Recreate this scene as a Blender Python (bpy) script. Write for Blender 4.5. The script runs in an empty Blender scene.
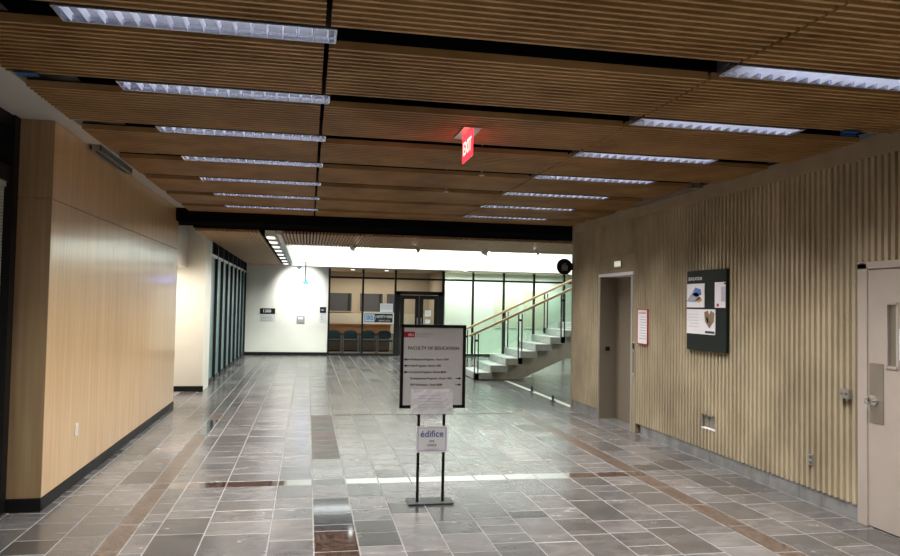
import bpy, math, random
from math import sin, cos, pi, radians
from mathutils import Vector, Matrix
R = random.Random(7)
sc = bpy.context.scene
COL = sc.collection

# ---------------------------------------------------------------- camera
H = 1.70
yaw, pitch, roll, FPX = .1896, .0363, .0187, 736.0
fw = Vector((sin(yaw)*cos(pitch), cos(yaw)*cos(pitch), sin(pitch)))
r0 = Vector((cos(yaw), -sin(yaw), 0)); u0 = r0.cross(fw)
rt = r0*cos(roll)+u0*sin(roll); up = -r0*sin(roll)+u0*cos(roll)
cam = bpy.data.cameras.new('camera'); cam.sensor_width = 36; cam.lens = FPX/900*36
cam.clip_start = .05; cam.clip_end = 200
co = bpy.data.objects.new('camera', cam); COL.objects.link(co)
co.matrix_world = Matrix(((rt.x, up.x, -fw.x, 0), (rt.y, up.y, -fw.y, 0), (rt.z, up.z, -fw.z, H), (0, 0, 0, 1)))
sc.camera = co
# ---------------------------------------------------------------- world, exposure
w = bpy.data.worlds.new('world'); sc.world = w; w.use_nodes = True
w.node_tree.nodes['Background'].inputs[0].default_value = (.02, .022, .025, 1)
w.node_tree.nodes['Background'].inputs[1].default_value = 1
sc.view_settings.view_transform = 'Standard'; sc.view_settings.look = 'None'
sc.view_settings.gamma = 1; sc.view_settings.use_curve_mapping = False
sc.view_settings.exposure = 0.2
sc.cycles.use_denoising = True
sc.cycles.max_bounces = 8; sc.cycles.diffuse_bounces = 5; sc.cycles.glossy_bounces = 4
sc.cycles.transparent_max_bounces = 12; sc.cycles.caustics_reflective = False
sc.cycles.sample_clamp_indirect = 4

# ---------------------------------------------------------------- lights
def area(name, loc, sx, sy, power, col=(1, 1, 1), spread=180, aim=(0, 0, -1)):
    l = bpy.data.lights.new(name, 'AREA'); l.shape = 'RECTANGLE'; l.size = sx; l.size_y = sy
    l.energy = power; l.color = col; l.spread = radians(spread)
    o = bpy.data.objects.new(name, l); COL.objects.link(o); o.location = loc
    o.rotation_euler = Vector(aim).to_track_quat('-Z', 'Y').to_euler()
    return o
WARM = (1.0, .96, .90); GREEN = (.90, 1.0, .92)
P_TROFFER = 29
ROWS = [3.70+1.215*k for k in range(7)]
for y in [ROWS[0]-1.215*k for k in (1, 2, 3, 4)]:           # the rows of lamps behind and above the camera
    for x in (-.56, 3.0): area('lamp', (x, y+.11, 3.07), 1.3, .18, P_TROFFER, WARM, 107)
for y in ROWS:
    for x in (-.56, 3.0): area('lamp', (x, y+.11, 3.068), 1.3, .18, P_TROFFER, WARM, 107)
area('skylight_lamp', (4.2, 18.9, 5.3), 8.0, 4.5, 620, GREEN)
area('atrium_wash', (4.2, 21.0, 4.9), 8.4, .3, 260, GREEN, 150, (0, 1, -.9))
for y in (14.5, 17.0, 19.5, 22.0): area('soffit_lamp', (-.70, y, 2.79), .12, 1.2, 34, (1, .98, .93), 150)
sp = bpy.data.lights.new('wall_spot', 'SPOT'); sp.energy = 230; sp.spot_size = radians(88); sp.spot_blend = 1.0; sp.shadow_soft_size = .05
so = bpy.data.objects.new('wall_spot', sp); COL.objects.link(so); so.location = (-.30, 22.9, 2.74)
so.rotation_euler = Vector((.05, 1.2, -.75)).to_track_quat('-Z', 'Y').to_euler()
area('office_lamp', (2.2, 25.6, 2.7), 3.0, 1.2, 70, (1, .88, .74))
for x in (4.95, 6.0, 7.1, 8.3): area('room_lamp', (x, 24.9, 2.72), .7, .4, 22, (.95, 1, .92))
area('recess_fill', (-2.62, 13.3, 2.28), .4, 1.2, 30, (1, .9, .8))  # added fill that brightens the pier, no fixture in the recess
area('pier_fill', (-1.2, 13.3, 2.80), .5, .3, 26, (1, .9, .78), 150)  # another added fill on the pier face, without a fixture
area('window_room_lamp', (-2.56, 4.9, 3.0), .2, 2.4, 30, (.9, 1, .93))  # fill light added behind the window so the blind looks pale
area('stair_side_lamp', (7.5, 13.8, 2.75), 2.5, 1.5, 40, GREEN)

# ---------------------------------------------------------------- materials
def mat(name, col, rough=.6, metal=0, coat=0, spec=.5, emit=0, ecol=None):
    m = bpy.data.materials.new(name); m.use_nodes = True
    b = m.node_tree.nodes['Principled BSDF']
    b.inputs['Base Color'].default_value = (*col, 1); b.inputs['Roughness'].default_value = rough
    b.inputs['Metallic'].default_value = metal; b.inputs['Coat Weight'].default_value = coat
    b.inputs['Specular IOR Level'].default_value = spec
    if emit:
        b.inputs['Emission Color'].default_value = (*(ecol or col), 1); b.inputs['Emission Strength'].default_value = emit
    return m
def nodes(m): return m.node_tree.nodes, m.node_tree.links, m.node_tree.nodes['Principled BSDF']
def noise_mat(name, c1, c2, scale=(1, 1, 1), nscale=4, detail=6, rough=.6, bump=0, lo=.35, hi=.65, coat=0, spec=.5, rrange=None, coord='pos', coatrough=.1):
    m = mat(name, c1, rough, coat=coat, spec=spec); N, L, b = nodes(m)
    if coord == 'pos': src = N.new('ShaderNodeNewGeometry').outputs['Position']
    else: src = N.new('ShaderNodeTexCoord').outputs['Object']
    mp = N.new('ShaderNodeMapping'); mp.inputs['Scale'].default_value = scale; L.new(src, mp.inputs['Vector'])
    n = N.new('ShaderNodeTexNoise'); n.inputs['Scale'].default_value = nscale; n.inputs['Detail'].default_value = detail
    L.new(mp.outputs[0], n.inputs['Vector'])
    r = N.new('ShaderNodeValToRGB'); r.color_ramp.elements[0].color = (*c1, 1); r.color_ramp.elements[1].color = (*c2, 1)
    r.color_ramp.elements[0].position = lo; r.color_ramp.elements[1].position = hi
    L.new(n.outputs['Fac'], r.inputs[0]); L.new(r.outputs[0], b.inputs['Base Color'])
    b.inputs['Coat Roughness'].default_value = coatrough
    if bump:
        bp = N.new('ShaderNodeBump'); bp.inputs['Strength'].default_value = bump; bp.inputs['Distance'].default_value = .01
        L.new(n.outputs['Fac'], bp.inputs['Height']); L.new(bp.outputs[0], b.inputs['Normal'])
    if rrange:
        mr = N.new('ShaderNodeMapRange'); mr.inputs['To Min'].default_value = rrange[0]; mr.inputs['To Max'].default_value = rrange[1]
        mr.inputs['From Min'].default_value = .3; mr.inputs['From Max'].default_value = .7
        L.new(n.outputs['Fac'], mr.inputs['Value']); L.new(mr.outputs[0], b.inputs['Roughness'])
    return m

def slate_mat():
    m = mat('slate', (.2, .2, .2), .35); N, L, b = nodes(m)
    at = N.new('ShaderNodeAttribute'); at.attribute_name = 'tint'
    g = N.new('ShaderNodeNewGeometry')
    off = N.new('ShaderNodeVectorMath'); off.operation = 'MULTIPLY_ADD'
    L.new(at.outputs['Color'], off.inputs[0]); off.inputs[1].default_value = (37, 53, 91); L.new(g.outputs['Position'], off.inputs[2])
    mp = N.new('ShaderNodeMapping'); mp.inputs['Scale'].default_value = (1.2, 2.2, 1); L.new(off.outputs[0], mp.inputs[0])
    n = N.new('ShaderNodeTexNoise'); n.inputs['Scale'].default_value = 3.2; n.inputs['Detail'].default_value = 8; n.inputs['Roughness'].default_value = .62
    n.inputs['Distortion'].default_value = .6; L.new(mp.outputs[0], n.inputs['Vector'])
    r = N.new('ShaderNodeValToRGB'); e = r.color_ramp.elements
    e[0].position = .27; e[0].color = (.66, .66, .68, 1); e[1].position = .78; e[1].color = (1.5, 1.45, 1.38, 1)
    k = e.new(.5); k.color = (.92, .92, .93, 1)
    L.new(n.outputs['Fac'], r.inputs[0])
    mx = N.new('ShaderNodeMix'); mx.data_type = 'RGBA'; mx.blend_type = 'MULTIPLY'; mx.inputs[0].default_value = 1
    L.new(at.outputs['Color'], mx.inputs[6]); L.new(r.outputs[0], mx.inputs[7]); L.new(mx.outputs[2], b.inputs['Base Color'])
    mr = N.new('ShaderNodeMapRange'); mr.inputs['From Min'].default_value = .3; mr.inputs['From Max'].default_value = .7
    mr.inputs['To Min'].default_value = .20; mr.inputs['To Max'].default_value = .28
    L.new(n.outputs['Fac'], mr.inputs['Value']); L.new(mr.outputs[0], b.inputs['Roughness'])
    bp = N.new('ShaderNodeBump'); bp.inputs['Strength'].default_value = .02; bp.inputs['Distance'].default_value = .0008
    L.new(n.outputs['Fac'], bp.inputs['Height']); L.new(bp.outputs[0], b.inputs['Normal'])
    return m
def matte_copy():
    m = M['slate'].copy(); m.name = 'honed_slate'; b = m.node_tree.nodes['Principled BSDF']
    for l in list(b.inputs['Roughness'].links): m.node_tree.links.remove(l)
    b.inputs['Roughness'].default_value = .55; b.inputs['Specular IOR Level'].default_value = .25
    return m
def granite_mat(name, c1, c2, rough=.06):
    m = mat(name, c1, rough); N, L, b = nodes(m)
    g = N.new('ShaderNodeNewGeometry'); v = N.new('ShaderNodeTexVoronoi'); v.inputs['Scale'].default_value = 45
    L.new(g.outputs['Position'], v.inputs['Vector'])
    r = N.new('ShaderNodeValToRGB'); r.color_ramp.elements[0].color = (*c1, 1); r.color_ramp.elements[1].color = (*c2, 1)
    s = N.new('ShaderNodeSeparateColor'); L.new(v.outputs['Color'], s.inputs[0]); L.new(s.outputs[0], r.inputs[0]); L.new(r.outputs[0], b.inputs['Base Color'])
    return m
def veneer_mat(name, c1, c2, rough=.3, coat=.5, stretch=(9, 9, .35), cr=.14):
    m = noise_mat(name, c1, c2, stretch, 3.0, 8, rough, 0, .3, .7, coat=coat, coatrough=cr)
    N, L, b = nodes(m)
    g = N.new('ShaderNodeNewGeometry'); wv = N.new('ShaderNodeMapping'); wv.inputs['Scale'].default_value = (1.1, 1.1, .05); L.new(g.outputs['Position'], wv.inputs[0])
    n2 = N.new('ShaderNodeTexNoise'); n2.inputs['Scale'].default_value = 5; n2.inputs['Detail'].default_value = 2; L.new(wv.outputs[0], n2.inputs['Vector'])
    r2 = N.new('ShaderNodeMapRange'); r2.inputs['To Min'].default_value = .86; r2.inputs['To Max'].default_value = 1.12; L.new(n2.outputs['Fac'], r2.inputs['Value'])
    old = b.inputs['Base Color'].links[0].from_socket
    mx = N.new('ShaderNodeMix'); mx.data_type = 'RGBA'; mx.blend_type = 'MULTIPLY'; mx.inputs[0].default_value = 1
    L.new(old, mx.inputs[6]); L.new(r2.outputs[0], mx.inputs[7]); L.new(mx.outputs[2], b.inputs['Base Color'])
    return m
def glass_mat(name, tint, refl=.1, rough=.02):
    m = bpy.data.materials.new(name); m.use_nodes = True; N = m.node_tree.nodes; L = m.node_tree.links; N.clear()
    o = N.new('ShaderNodeOutputMaterial'); t = N.new('ShaderNodeBsdfTransparent'); t.inputs[0].default_value = (*tint, 1)
    g = N.new('ShaderNodeBsdfGlossy'); g.inputs['Roughness'].default_value = rough
    f = N.new('ShaderNodeFresnel'); f.inputs['IOR'].default_value = 1.35
    mx = N.new('ShaderNodeMixShader'); L.new(f.outputs[0], mx.inputs[0]); L.new(t.outputs[0], mx.inputs[1]); L.new(g.outputs[0], mx.inputs[2])
    L.new(mx.outputs[0], o.inputs[0]); return m

M = {}
M['slate'] = slate_mat(); M['slate_matte'] = matte_copy()
M['grout'] = noise_mat('grout', (.17, .165, .16), (.24, .23, .225), rough=.8, nscale=9)
M['granite_rough'] = granite_mat('honed_brown_granite', (.035, .025, .021), (.13, .092, .074), .28)
M['granite'] = granite_mat('polished_brown_granite', (.022, .015, .013), (.095, .062, .052))
M['granite_dark'] = granite_mat('polished_dark_granite', (.02, .02, .022), (.07, .07, .075))
M['slat'] = noise_mat('slat_wood', (.33, .18, .066), (.48, .285, .118), (.6, .6, .6), 4, 5, .5, coord='pos')
M['slat_far'] = noise_mat('slat_wood_far', (.36, .20, .09), (.50, .29, .14), (14, .8, 14), 4, 5, .5)
M['void'] = mat('black_void', (.008, .008, .009), 1, spec=0)
M['black'] = mat('black_paint', (.010, .010, .011), .5, spec=.2)
M['charcoal'] = mat('charcoal_steel', (.022, .024, .027), .5, spec=.25)
M['board_black'] = mat('board_green_black', (.012, .016, .015), .5, spec=.2)
M['veneer'] = veneer_mat('maple_veneer', (.70, .43, .195), (.84, .57, .30), .32, .55)
M['veneer_end'] = veneer_mat('maple_veneer_end', (.36, .23, .12), (.46, .31, .17), .45, .1)
M['seam'] = mat('seam', (.10, .07, .05), .7)
M['plaster'] = noise_mat('plaster', (.58, .56, .52), (.64, .62, .58), nscale=2, rough=.8)
M['cream'] = noise_mat('cream_paint', (.76, .74, .66), (.80, .78, .71), nscale=1.5, rough=.55)
M['white'] = mat('white_paint', (.85, .86, .84), .6)
M['steel'] = noise_mat('brushed_steel', (.42, .39, .34), (.50, .47, .42), (30, 30, .5), 3, 4, .34); M['steel'].node_tree.nodes['Principled BSDF'].inputs['Metallic'].default_value = .2
M['steel_dark'] = mat('dark_bronze_steel', (.24, .205, .16), .4, .2)
M['chrome'] = mat('chrome', (.75, .75, .76), .15, 1)
M['metal'] = mat('satin_metal', (.42, .42, .42), .35, .8)
M['plate'] = mat('kick_plate_metal', (.34, .31, .27), .4, .6)
M['door_paint'] = noise_mat('mauve_grey_paint', (.46, .40, .36), (.49, .43, .39), nscale=3, rough=.45)
M['paper'] = mat('paper', (.84, .84, .90), .7)
M['board_white'] = mat('sign_face_white', (.70, .70, .71), .5)
M['ink'] = mat('ink', (.03, .03, .035), .7)
M['grey_ink'] = mat('grey_ink', (.12, .12, .13), .7)
M['pale_ink'] = mat('pale_ink', (.42, .42, .52), .7)
M['blue_ink'] = mat('blue_ink', (.10, .14, .32), .7)
M['red'] = mat('red_print', (.50, .015, .03), .5)
M['white_ink'] = mat('white_print', (.8, .8, .8), .5)
M['louvre'] = mat('louvre_aluminium', (.62, .68, .92), .22, .8)
M['fixture_inner'] = mat('fixture_inner', (.06, .06, .07), .5)
M['louvre_blade'] = mat('louvre_blade', (.80, .82, .92), .35, .3)
M['tube'] = mat('tube_light', (.9, .92, 1), .5, emit=11, ecol=(.82, .87, 1))
M['lens'] = mat('lit_lens', (.9, .95, 1), .5, emit=6, ecol=(.95, 1, .97))
M['lens_soft'] = mat('soft_lit_lens', (.9, .95, 1), .5, emit=1.6, ecol=(.95, 1, .97))
M['glass'] = glass_mat('clear_glass', (.90, .94, .92))
M['glass_green'] = glass_mat('green_glass', (.90, .97, .93))
M['glass_rail'] = glass_mat('balustrade_glass', (.93, .98, .96))
M['glass_dark'] = mat('dark_glass', (.035, .045, .045), .05)
M['glass_teal'] = mat('teal_dark_glass', (.16, .25, .25), .3)
M['blind'] = mat('blind_slats', (.5, .58, .52), .6)
M['rail_wood'] = noise_mat('handrail_wood', (.62, .44, .20), (.72, .53, .27), (1, 10, 10), 4, 4, .35)
M['terrazzo'] = noise_mat('pale_stone_tread', (.46, .48, .45), (.56, .58, .55), nscale=12, rough=.5)
M['stair_conc'] = noise_mat('stair_concrete', (.48, .44, .36), (.56, .52, .43), nscale=5, rough=.7)
M['blue_tape'] = mat('blue_tape', (.01, .09, .28), .6)
M['chair_teal'] = noise_mat('chair_fabric', (.015, .045, .06), (.03, .07, .085), nscale=30, rough=.8)
M['beige'] = mat('beige_wall', (.50, .42, .335), .7)
M['desk_wood'] = noise_mat('desk_wood', (.30, .12, .04), (.45, .20, .08), (.6, 1, 9), 4, 6, .35)
M['smoke'] = mat('smoky_pane', (.10, .10, .12), .2)
M['rail_line'] = mat('pale_stone_strip', (.75, .75, .68), .4)
M['exit_red'] = mat('exit_red', (.9, .02, .03), .4, emit=2.2, ecol=(1, .03, .05))
M['exit_word'] = mat('exit_word', (1, .3, .25), .4, emit=5, ecol=(1, .22, .18))
M['blue_lamp'] = mat('blue_lamp', (.05, .4, 1), .4, emit=16, ecol=(.015, .12, 1))
def concrete_mat():
    m = noise_mat('board_marked_concrete', (.36, .30, .205), (.50, .43, .30), (1, 1, .5), 2.6, 8, .8, .25, .3, .7)
    N, L, b = nodes(m)
    g = N.new('ShaderNodeNewGeometry'); n2 = N.new('ShaderNodeTexNoise'); n2.inputs['Scale'].default_value = 1.1; n2.inputs['Detail'].default_value = 4
    L.new(g.outputs['Position'], n2.inputs['Vector'])
    r2 = N.new('ShaderNodeMapRange'); r2.inputs['From Min'].default_value = .3; r2.inputs['From Max'].default_value = .7; r2.inputs['To Min'].default_value = .8; r2.inputs['To Max'].default_value = 1.15
    L.new(n2.outputs['Fac'], r2.inputs['Value'])
    old = b.inputs['Base Color'].links[0].from_socket
    mx = N.new('ShaderNodeMix'); mx.data_type = 'RGBA'; mx.blend_type = 'MULTIPLY'; mx.inputs[0].default_value = 1
    L.new(old, mx.inputs[6]); L.new(r2.outputs[0], mx.inputs[7]); L.new(mx.outputs[2], b.inputs['Base Color'])
    return m
M['concrete'] = concrete_mat()
M['concrete_plain'] = noise_mat('smooth_concrete', (.30, .25, .17), (.36, .30, .21), nscale=3, rough=.8, bump=.15)
M['base_stone'] = noise_mat('base_slate', (.16, .17, .18), (.28, .28, .28), nscale=6, rough=.5)

# ---------------------------------------------------------------- mesh helpers
class MB:
    def __init__(s): s.v = []; s.f = []; s.sm = []
    def box(s, x0, x1, y0, y1, z0, z1):
        x0, x1 = sorted((x0, x1)); y0, y1 = sorted((y0, y1)); z0, z1 = sorted((z0, z1)); n = len(s.v)
        s.v += [(x0, y0, z0), (x1, y0, z0), (x1, y1, z0), (x0, y1, z0), (x0, y0, z1), (x1, y0, z1), (x1, y1, z1), (x0, y1, z1)]
        s.f += [tuple(n+i for i in q) for q in ((3, 2, 1, 0), (4, 5, 6, 7), (0, 1, 5, 4), (1, 2, 6, 5), (2, 3, 7, 6), (3, 0, 4, 7))]
        return s
    def prism(s, pts, axis, a, b):
        """pts: 2-D outline; axis 'y' -> (x,z) extruded over y; 'x' -> (y,z); 'z' -> (x,y)"""
        n = len(s.v); k = len(pts)
        for t in (a, b):
            for p in pts:
                s.v.append((p[0], t, p[1]) if axis == 'y' else (t, p[0], p[1]) if axis == 'x' else (p[0], p[1], t))
        s.f.append(tuple(range(n+k-1, n-1, -1))); s.f.append(tuple(range(n+k, n+2*k)))
        for i in range(k):
            j = (i+1) % k; s.f.append((n+i, n+j, n+k+j, n+k+i))
        return s
    def tube(s, p, q, r, seg=10, r2=None):
        p = Vector(p); q = Vector(q); d = (q-p).normalized(); a = d.orthogonal().normalized(); b = d.cross(a); n = len(s.v); r2 = r if r2 is None else r2
        for c, rr in ((p, r), (q, r2)):
            for i in range(seg): t = 2*pi*i/seg; s.v.append(tuple(c+a*rr*cos(t)+b*rr*sin(t)))
        s.f.append(tuple(range(n+seg-1, n-1, -1))); s.f.append(tuple(range(n+seg, n+2*seg)))
        for i in range(seg): j = (i+1) % seg; s.f.append((n+i, n+j, n+seg+j, n+seg+i))
        return s
    def bar(s, p, q, w, h):
        """box-section bar running from p to q (vertical section h)"""
        p = Vector(p); q = Vector(q); d = (q-p).normalized(); side = d.cross(Vector((0, 0, 1)))
        side = Vector((1, 0, 0)) if side.length < 1e-4 else side.normalized(); u = side.cross(d); n = len(s.v)
        for c in (p, q):
            for a, b in ((-1, -1), (1, -1), (1, 1), (-1, 1)): s.v.append(tuple(c+side*a*w/2+u*b*h/2))
        s.f += [tuple(n+i for i in g) for g in ((3, 2, 1, 0), (4, 5, 6, 7), (0, 1, 5, 4), (1, 2, 6, 5), (2, 3, 7, 6), (3, 0, 4, 7))]
        return s
    def mesh(s, name, m):
        me = bpy.data.meshes.new(name); me.from_pydata(s.v, [], s.f); me.materials.append(m)
        import bmesh
        bm = bmesh.new(); bm.from_mesh(me); bmesh.ops.recalc_face_normals(bm, faces=bm.faces); bm.to_mesh(me); bm.free()
        return me
    def obj(s, name, m, parent=None, bevel=0, **kw):
        o = bpy.data.objects.new(name, s.mesh(name, m)); COL.objects.link(o)
        if parent is not None: o.parent = parent; o.matrix_parent_inverse = Matrix.Translation(-Vector(parent.location)) if parent.type == 'EMPTY' and False else Matrix.Identity(4)
        if parent is not None:
            wl = world_loc(parent)
            for v in o.data.vertices: v.co -= wl
        if bevel:
            b = o.modifiers.new('bevel', 'BEVEL'); b.width = bevel; b.segments = 2; b.limit_method = 'ANGLE'
        for k, v in kw.items(): o[k] = v
        return o
def world_loc(o):
    l = Vector((0, 0, 0))
    while o is not None: l += Vector(o.location); o = o.parent
    return l
def tag(o, label=None, cat=None, group=None, kind=None):
    if label: o['label'] = label
    if cat: o['category'] = cat
    if group: o['group'] = group
    if kind: o['kind'] = kind
    return o
def empty(name, loc, label=None, cat=None, group=None, kind=None):
    o = bpy.data.objects.new(name, None); COL.objects.link(o); o.location = loc; o.empty_display_size = .1
    return tag(o, label, cat, group, kind)
def inst(src, parent, loc, name=None):
    c = src.copy(); COL.objects.link(c); c.parent = parent; c.location = loc; return c
def B(*a): return MB().box(*a)
def copy_tree(o, parent=None):
    c = o.copy(); COL.objects.link(c); c.parent = parent
    for ch in list(o.children): copy_tree(ch, c)
    return c
def text(name, s, size, m, parent, loc, face='-y', align='CENTER', ext=.0008, sx=1.0):
    """flat lettering; face: direction the writing looks towards; loc in world space"""
    cu = bpy.data.curves.new(name, 'FONT'); cu.body = s; cu.size = size; cu.extrude = ext; cu.align_x = align; cu.align_y = 'CENTER'; cu.resolution_u = 3; cu.offset = size*.012
    cu.materials.append(m); o = bpy.data.objects.new(name, cu); COL.objects.link(o); o.parent = parent
    o.location = Vector(loc)-(world_loc(parent) if parent else Vector((0, 0, 0)))
    o.rotation_euler = {'-y': (pi/2, 0, 0), '-x': (pi/2, 0, -pi/2), 'x': (pi/2, 0, pi/2), '-z': (pi, 0, 0)}[face]
    o.scale = (sx, 1, 1)
    bpy.context.view_layer.update()
    me = bpy.data.meshes.new_from_object(o); me.name = name
    q = bpy.data.objects.new(name, me); bpy.data.objects.remove(o); q.name = name; COL.objects.link(q); q.parent = parent
    q.location = Vector(loc)-(world_loc(parent) if parent else Vector((0, 0, 0)))
    q.rotation_euler = {'-y': (pi/2, 0, 0), '-x': (pi/2, 0, -pi/2), 'x': (pi/2, 0, pi/2), '-z': (pi, 0, 0)}[face]
    q.scale = (sx, 1, 1)
    return q

# ================================================================ FLOOR
ZC = 3.08
floor = B(-3.2, 12, -3, 24.6, -.12, -.0012).obj('floor', M['grout'], kind='structure')
xe = [-3.18, -2.87, -2.56, -2.27, -1.97, -1.665, -1.365, -1.20, -1.045, -.70, -.235, .08, .39, .70, 1.01, 1.335, 1.65, 1.965, 2.275, 2.60, 2.92, 3.265, 3.465, 3.78, 4.10, 4.42]
while xe[-1] < 11.8: xe.append(xe[-1]+.31)
G = .009
def tint():
    k = R.random(); a = R.uniform(.072, .14)
    if k < .15: a *= .62
    if k > .85: a *= 1.25
    w_ = R.uniform(-.02, .05)
    return (a*(1+w_)*1.0, a*.955, a*(1-w_*.8)*.965)
tiles = []      # (x0,x1,y0,y1,material key,tint)
XROW = (7.02, 7.24)
for i in range(len(xe)-1):
    x0, x1 = xe[i], xe[i+1]
    brown_l = abs(x0+1.365) < .01; brown_r = abs(x0-3.265) < .01; dark = abs(x0-.08) < .01
    y = 3.0+R.uniform(-.5, 0)
    while y < 24:
        if brown_l or brown_r: h = .62
        elif dark: h = .155+.155*R.randint(0, 2)
        else: h = R.choice((.21, .31, .31, .41, .52, .60))
        y1 = y+h
        if y < XROW[0] < y1 or abs(y1-XROW[0]) < .1: y1 = XROW[0]
        if XROW[0]-.001 <= y < XROW[1]-.01: y1 = XROW[1]
        if 11.26 < y1 < 11.38: y1 = 11.32
        if y1 > 24: y1 = 24
        key = 'slate'; t = tint()
        inx = XROW[0]-.001 <= y < XROW[1]-.01 and -1.4 < x0 < 3.3 and not dark
        if brown_l or brown_r or inx:
            if y < 11.3: key = 'granite' if inx else 'granite_rough'
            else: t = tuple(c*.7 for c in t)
        if dark:
            if y < 5.95: key = 'granite_dark' if y > 5.2 else 'granite'
            elif 6.0 < y < 6.25: key = 'granite_dark'
            elif 8.0 < y < 11.3: key = 'slate_matte'; t = (.088*R.uniform(.85, 1.1), .076, .068)
            elif y >= 13.2: pass
        if brown_l and (9.7 < y < 10.9): key = 'granite_dark'
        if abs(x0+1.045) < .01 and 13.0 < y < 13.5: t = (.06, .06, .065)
        if x0 > 4.4 and y < 11.9: y = y1; continue
        if x0 < -2.4 and y > 6.6 and y < 24: y = y1; continue
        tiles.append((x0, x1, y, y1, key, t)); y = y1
tiles.sort(key=lambda q: q[2])
def tile_mesh(lst, name):
    v = []; f = []; cols = []; rv = R
    for (x0, x1, y0, y1, key, t) in lst:
        g = G/2; dz = rv.uniform(-.0006, .0006); n = len(v)
        a0, a1, b0, b1 = x0+g, x1-g, y0+g*1.5, y1-g*1.5; e = .002
        for (p, q, r, s, z) in ((a0, a1, b0, b1, -.004), (a0, a1, b0, b1, -.0015+dz), (a0+e, a1-e, b0+e, b1-e, dz)):
            v += [(p, r, z), (q, r, z), (q, s, z), (p, s, z)]
        f.append((n+8, n+9, n+10, n+11)); cols.append(t)
        for lv in (0, 4):
            for i in range(4): j = (i+1) % 4; f.append((n+lv+i, n+lv+j, n+lv+4+j, n+lv+4+i)); cols.append(t)
    me = bpy.data.meshes.new(name); me.from_pydata(v, [], f)
    ca = me.color_attributes.new('tint', 'FLOAT_COLOR', 'CORNER')
    li = 0
    for p, c in zip(me.polygons, cols):
        for _ in p.loop_indices: ca.data[li].color = (*c, 1); li += 1
    return me
vis = [t for t in tiles if t[3] > 4.3 and t[0] > -3 and t[0] < 0.18*t[2]+4.6]
near = vis[:300]; ns = set(id(t) for t in near)
for t in near:
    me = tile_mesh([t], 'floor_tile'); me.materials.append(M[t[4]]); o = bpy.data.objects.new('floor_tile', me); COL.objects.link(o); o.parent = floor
for key in ('slate', 'slate_matte', 'granite', 'granite_rough', 'granite_dark'):
    rest = [t for t in tiles if id(t) not in ns and t[4] == key]
    if rest:
        me = tile_mesh(rest, 'floor_tiles'); me.materials.append(M[key]); o = bpy.data.objects.new('floor_tile', me); COL.objects.link(o); o.parent = floor; o['kind'] = 'stuff'
B(.4, 3.25, 11.29, 11.33, -.004, .0025).obj('expansion_joint', M['charcoal'], floor)
B(4.40, 4.50, 11.95, 16.2, -.004, .0035).obj('inlay_strip', M['rail_line'], floor)
B(4.9, 5.0, 17.0, 21.0, -.004, .0035).obj('inlay_strip', M['rail_line'], floor)

# ================================================================ CEILING (near hall)
ceiling = B(-3.2, 4.8, -3, 12.05, 3.55, 3.65).obj('ceiling', M['void'], kind='structure')
SP = .0672; SW = .023; SH = .045
XP = [(-1.85, .050), (.078, 2.325), (2.345, 4.38)]
slat_src = {}
def slat_obj(parent, xi, y):
    if xi not in slat_src:
        a, b = XP[xi]; slat_src[xi] = B(a, b, -SW/2, SW/2, 0, SH).mesh('slat', M['slat'])
    o = bpy.data.objects.new('slat', slat_src[xi]); COL.objects.link(o); o.parent = parent; o.location = (0, y, 0); return o
nrow = 0
starts = [ROWS[0]-1.215*k+.305 for k in (4, 3, 2)] + [ROWS[0]-1.215+.305] + [y+.305 for y in ROWS]
for ri, y0 in enumerate(starts):
    y1 = y0+.912 if y0 < 11 else 11.93
    for xi, (a, b) in enumerate(XP):
        pass
        p = empty('slat_panel', (0, 0, ZC)); p.parent = ceiling
        ys = []; y = y0+SW/2
        while y+SW/2 < y1+.002: ys.append(y); y += SP
        if 3 <= ri <= 9:
            for y in ys: slat_obj(p, xi, y)
        else:
            mb = MB()
            for y in ys: mb.box(a, b, y-SW/2, y+SW/2, ZC, ZC+SH)
            mb.obj('slat', M['slat'], p)['kind'] = 'stuff'
        mb = B(a, b, y0+.002, y1, ZC+SH, ZC+SH+.012)          # black scrim the slats are fixed to
        mb.obj('backing', M['void'], p)
# perimeter returns: plaster at left, right one black for the shade at slot ends
B(-2.36, -1.90, -3, 12.1, 3.13, 3.5).obj('trim_1', M['plaster'], kind='structure')
B(4.18, 4.42, -3, 11.93, 3.16, 3.5).obj('trim_2', M['void'], kind='structure')

# ================================================================ LIGHT FIXTURES
names = ['nearest', 'second', 'third', 'fourth', 'fifth', 'sixth', 'farthest']
def make_fixture():
    r = empty('ceiling_light', (0, 0, 0)); W = .215; Lh = .67
    h = MB(); h.box(-Lh, Lh, 0, .005, .0, .13); h.box(-Lh, Lh, W-.005, W, .0, .13); h.box(-Lh, Lh, 0, W, .13, .136)
    h.box(-Lh, -Lh+.006, 0, W, 0, .13); h.box(Lh-.006, Lh, 0, W, 0, .13)
    h.obj('housing', M['fixture_inner'], r)
    for yy in (W*.3, W*.7): MB().tube((-Lh+.03, yy, .105), (Lh-.03, yy, .105), .011, 10).obj('tube', M['tube'], r)
    bme = MB().prism([(-.001, -.002), (.001, -.002), (.007, .040), (-.007, .040)], 'y', .006, W-.006)
    src = bme.mesh('blade', M['louvre_blade'])
    for k in range(17):
        o = bpy.data.objects.new('blade', src); COL.objects.link(o); o.parent = r; o.location = (-Lh+.0788*(k+.5), 0, 0)
    s = MB()
    s.prism([(.0055, -.003), (.012, -.003), (.010, .02), (.0055, .045)], 'x', -Lh+.006, Lh-.006)
    s.prism([(W-.0055, -.003), (W-.014, -.003), (W-.020, .014), (W-.026, .026), (W-.0055, .030)], 'x', -Lh+.006, Lh-.006)
    s.box(-Lh, -Lh+.012, .005, W-.005, -.003, .04); s.box(Lh-.012, Lh, .005, W-.005, -.003, .04)
    s.obj('reflector', M['louvre'], r)
    return r
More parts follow.
